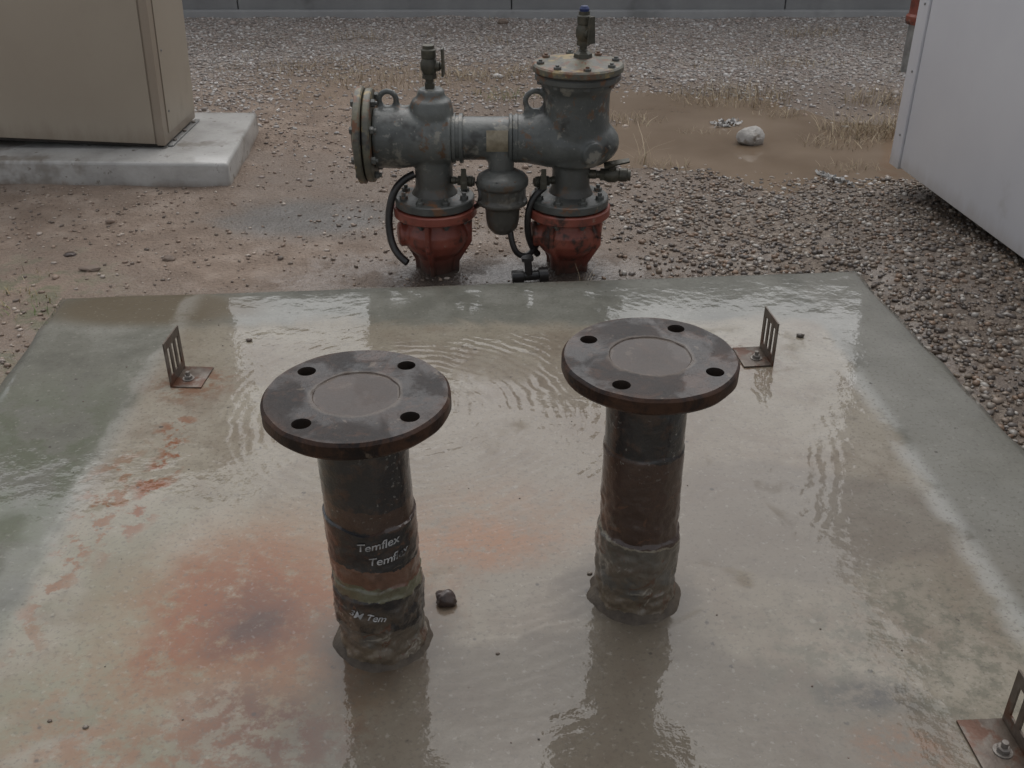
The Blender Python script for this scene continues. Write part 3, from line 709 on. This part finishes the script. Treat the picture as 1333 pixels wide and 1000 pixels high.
cbox('shell',-1.0,0,0,.35,.020,1.35,beige,.006)
cbox('door_panel',-.99,-.030,-.006,-.001,.024,1.33,beige2,.002)
cbox('corner_post',-.026,.002,-.004,.35,.018,1.352,beige,.003)
cbox('side_panel',.003,.006,.04,.34,.05,1.33,beige2,.001)
cbox('bottom_flange',.003,.02,.02,.34,.0095,.016,galv,.001)
bm=bmesh.new()
for k in range(3): hexbolt_bm(bm,(.012,.07+k*.11,.0165),r=.007,h=.006)
finish(bm,'anchor_bolts',boltm,cab)
bm=bmesh.new()
for k in range(6): hexbolt_bm(bm,(.0065,.06,.12+k*.2),(1,0,0),.004,.003)
finish(bm,'screws',galv,cab)
cab.rotation_euler=(0,R(2.2),R(-1))
wm=pmat('white_paint',[(.3,(.64,.64,.67)),(.7,(.71,.71,.73))],2,.4,.08,160,.001,spots=[((.56,.55,.55),5,.62,.8)],grime=(-.01,.06,(.42,.38,.34),.5))
wh=empty('white_cabinet',(1.250,3.27,0)); wh.rotation_euler=(0,0,R(5.5))
def wbox(nm,x0,x1,y0,y1,z0,z1,mat,bev=.004): return box(nm,x0,x1,y0,y1,z0,z1,mat,wh,bev)
wbox('shell',.012,1.1,-2.3,.0,.005,1.5,wm,.006)
wbox('side_panel',0,.010,-2.3,-.055,.0,1.5,wm,.004)
wbox('corner_trim',-.006,.012,-.052,.012,-.006,1.5,wm,.003)
wbox('base_rail',.12,1.05,-2.2,-.08,-.2,.004,dark,.003)
bm=bmesh.new()
for k in range(7): hexbolt_bm(bm,(-.006,-.03,.10+k*.2),(-1,0,0),.004,.003)
finish(bm,'rivets',galv,wh)
wallm=pmat('wall_concrete',[(.3,(.24,.24,.24)),(.7,(.32,.32,.315))],3,.7,.4,60,.004,spots=[((.19,.19,.185),2,.55,.7)])
wl=empty('concrete_wall',(0,6.27,0))
x=-8.0
while x<8:
    box('panel',x,x+1.594,0,.18,-.3,1.9,wallm,wl,.006); x+=1.6
box('backing',-8,8,.05,.14,-.3,1.89,wallm,wl,.002)
box('footing',-8,8,-.06,-.002,-.3,-.035,wallm,wl,.008)
sp=empty('standpipe',(1.86,4.88,0))
lathe('pipe',[(0,-.2),(.038,-.2),(.038,.15),(0,.15)],(0,0,0),galv,sp)
lathe('red_fitting',[(.038,.14),(.052,.14),(.056,.15),(.056,.175),(.046,.185),(.046,.30),(.060,.305),(.060,.33),(.04,.34),(.03,.38),(0,.38)],(0,0,0),redm,sp)
bm=bmesh.new()
for k in range(6): a=R(60*k); hexbolt_bm(bm,(.05*math.cos(a),.05*math.sin(a),.33),r=.008,h=.008)
finish(bm,'bolts',redm,sp)

# ------------------------------------------------------------------ rocks, debris, grass
wrock=pmat('pale_rock',[(.3,(.28,.26,.235)),(.7,(.48,.46,.43))],18,.6,.6,60,.006,spots=[((.20,.17,.14),12,.54,.66)])
rock('rock',(.90,3.80,-.070),(.052,.040,.038),wrock,11)
rock('rock',(2.05,5.35,gh(2.05,5.35)+.01),(.05,.035,.025),pmat('brown_rock',[(.3,(.14,.09,.06)),(.7,(.22,.15,.11))],20,.7),23)
brk=pmat('stone_brown',[(.3,(.14,.10,.075)),(.7,(.22,.17,.135))],20,.6)
rock('stone',(-1.12,2.50,gh(-1.12,2.5)+.004),(.028,.013,.010),brk,31)
rock('stone',(-.95,2.62,gh(-.95,2.62)+.004),(.017,.013,.010),brk,37)
rock('stone',(-1.22,2.62,gh(-1.22,2.62)+.002),(.018,.013,.008),rockm,41)
rock('stone',(-.05,6.0,gh(-.05,6.0)+.01),(.03,.02,.02),brk,43)
litterm=pmat('plastic_scrap_white',[(.3,(.26,.25,.23)),(.7,(.44,.43,.42))],30,.5)
def scrap(loc,w,h,seed,rot):
    bm=bmesh.new(); n=18; g=[]
    for j in range(n+1):
        g.append([bm.verts.new(((i/n-.5)*w+.016*noise.noise(Vector((i*.4,j*.4,seed))),(j/n-.5)*h+.016*noise.noise(Vector((i*.4,j*.4,seed+9))),.028*abs(noise.noise(Vector((i*.6,j*.6,seed+4)))))) for i in range(n+1)])
    for j in range(n):
        for i in range(n):
            e_=math.hypot(i/n-.5,j/n-.5)
            if noise.noise(Vector((i*.35,j*.35,seed+20)))-max(0,e_-.28)*2>-.15: bm.faces.new((g[j][i],g[j][i+1],g[j+1][i+1],g[j+1][i]))
    o=finish(bm,'plastic_scrap',litterm); o.location=loc; o.rotation_euler=(0,0,rot)
scrap((.86,4.05,WATER+.002),.15,.08,3,.4)
scrap((1.10,3.36,gh(1.10,3.36)+.004),.035,.18,8,.5)
strm,nt,b=newmat('dry_straw')
at=nt.new('ShaderNodeAttribute',attribute_name='Col'); nt.put(b.inputs['Base Color'],at.outputs['Color']); b.inputs['Roughness'].default_value=.7
GV=[];GF=[];GC=[]
def tuft(x,y,rad,n,h,pal):
    for _ in range(n):
        a=random.uniform(0,6.283); q=rad*random.random()**.6; px,py=x+q*math.cos(a)*1.4,y+q*math.sin(a)*.8; pz=gh(px,py)
        if inside_excl(px,py): continue
        a2=random.uniform(0,6.283); lean=random.uniform(.2,1.2); hh=h*random.uniform(.4,1); w=random.uniform(.0008,.0018)
        nx_,ny_=-math.sin(a2)*w,math.cos(a2)*w; i0=len(GV); c_=random.choice(pal); s_=random.uniform(.7,1.2)
        for k in range(4):
            t_=k/3; d=hh*lean*t_*t_; zz=pz-.003+hh*(t_-.25*t_*t_*lean); ww=(1-t_*.8)
            GV.append((px+math.cos(a2)*d-nx_*ww,py+math.sin(a2)*d-ny_*ww,zz)); GV.append((px+math.cos(a2)*d+nx_*ww,py+math.sin(a2)*d+ny_*ww,zz))
            GC.extend([(c_[0]*s_,c_[1]*s_,c_[2]*s_,1)]*2)
        for k in range(3): GF.append((i0+2*k,i0+2*k+1,i0+2*k+3,i0+2*k+2))
st=[(.40,.32,.21),(.32,.25,.16),(.23,.17,.11),(.48,.40,.28)]
gn=[(.12,.17,.05),(.2,.2,.08),(.33,.25,.12)]
for (x,y,rd,n_,h_) in [(-.55,4.7,.25,560,.05),(-.15,4.75,.15,260,.06),(.1,4.9,.12,150,.05),(-.95,4.9,.2,240,.05),(.95,4.45,.20,480,.08),(1.42,3.95,.16,560,.09),(1.25,3.8,.12,220,.06),(1.6,4.35,.15,320,.07),(.47,3.55,.03,16,.16),(.55,3.5,.06,40,.06),(.5,4.1,.10,110,.06),(1.1,4.2,.08,120,.05),(.75,3.95,.08,70,.04),(1.2,3.5,.08,90,.05),
    (-.8,5.6,.12,90,.07),(1.6,5.7,.15,160,.07),(.3,5.2,.15,100,.06),(1.3,5.0,.15,160,.06),(-.1,5.5,.1,60,.06),(-.05,2.9,.1,40,.04)]:
    tuft(x,y,rd,n_,h_,st)
for _ in range(60):
    x=random.uniform(-2,2.4);y=random.uniform(3.6,6.1); tuft(x,y,.05,14,.04,st)
tuft(-.02,4.4,.12,120,.05,gn); tuft(-1.3,2.25,.15,120,.03,gn); tuft(-1.25,1.9,.1,80,.03,gn); tuft(.19,2.44,.01,12,.11,st)
for _ in range(8): tuft(random.uniform(-1.9,-1.15),random.uniform(1.7,2.6),.06,20,.025,st)
fastmesh('dry_grass',np.array(GV),np.array(GF),strm,np.array(GC))

# ------------------------------------------------------------------ light, sky, camera (broad bright overcast patch ahead)
SE,SR=R(62),R(10)
w=bpy.data.worlds.new('World'); scene.world=w; w.use_nodes=True
t=w.node_tree; bg=t.nodes['Background']; sk=t.nodes.new('ShaderNodeTexSky'); sk.sky_type='NISHITA'; sk.sun_disc=False
sk.sun_elevation=SE; sk.sun_rotation=SR; sk.air_density=1.0; sk.dust_density=2.5; sk.ozone_density=1
hs=t.nodes.new('ShaderNodeHueSaturation'); hs.inputs['Saturation'].default_value=.22
t.links.new(sk.outputs[0],hs.inputs['Color']); t.links.new(hs.outputs[0],bg.inputs[0]); bg.inputs[1].default_value=.15
sl=bpy.data.lights.new('sun','SUN'); sl.energy=1.4; sl.angle=R(88); sl.color=(1,.985,.96)
so=bpy.data.objects.new('sun',sl); col.objects.link(so)
d=Vector((math.sin(SR)*math.cos(SE),math.cos(SR)*math.cos(SE),math.sin(SE)))
so.rotation_euler=d.to_track_quat('Z','Y').to_euler()
cd=bpy.data.cameras.new('camera'); cam=bpy.data.objects.new('camera',cd); col.objects.link(cam)
cam.location=(0,0,1.04); cam.rotation_euler=(R(90-29.9),0,0); cd.sensor_width=36; cd.lens=35.87; cd.clip_start=.02; cd.clip_end=300
scene.camera=cam
scene.view_settings.view_transform='Standard'; scene.view_settings.look='None'; scene.view_settings.exposure=0
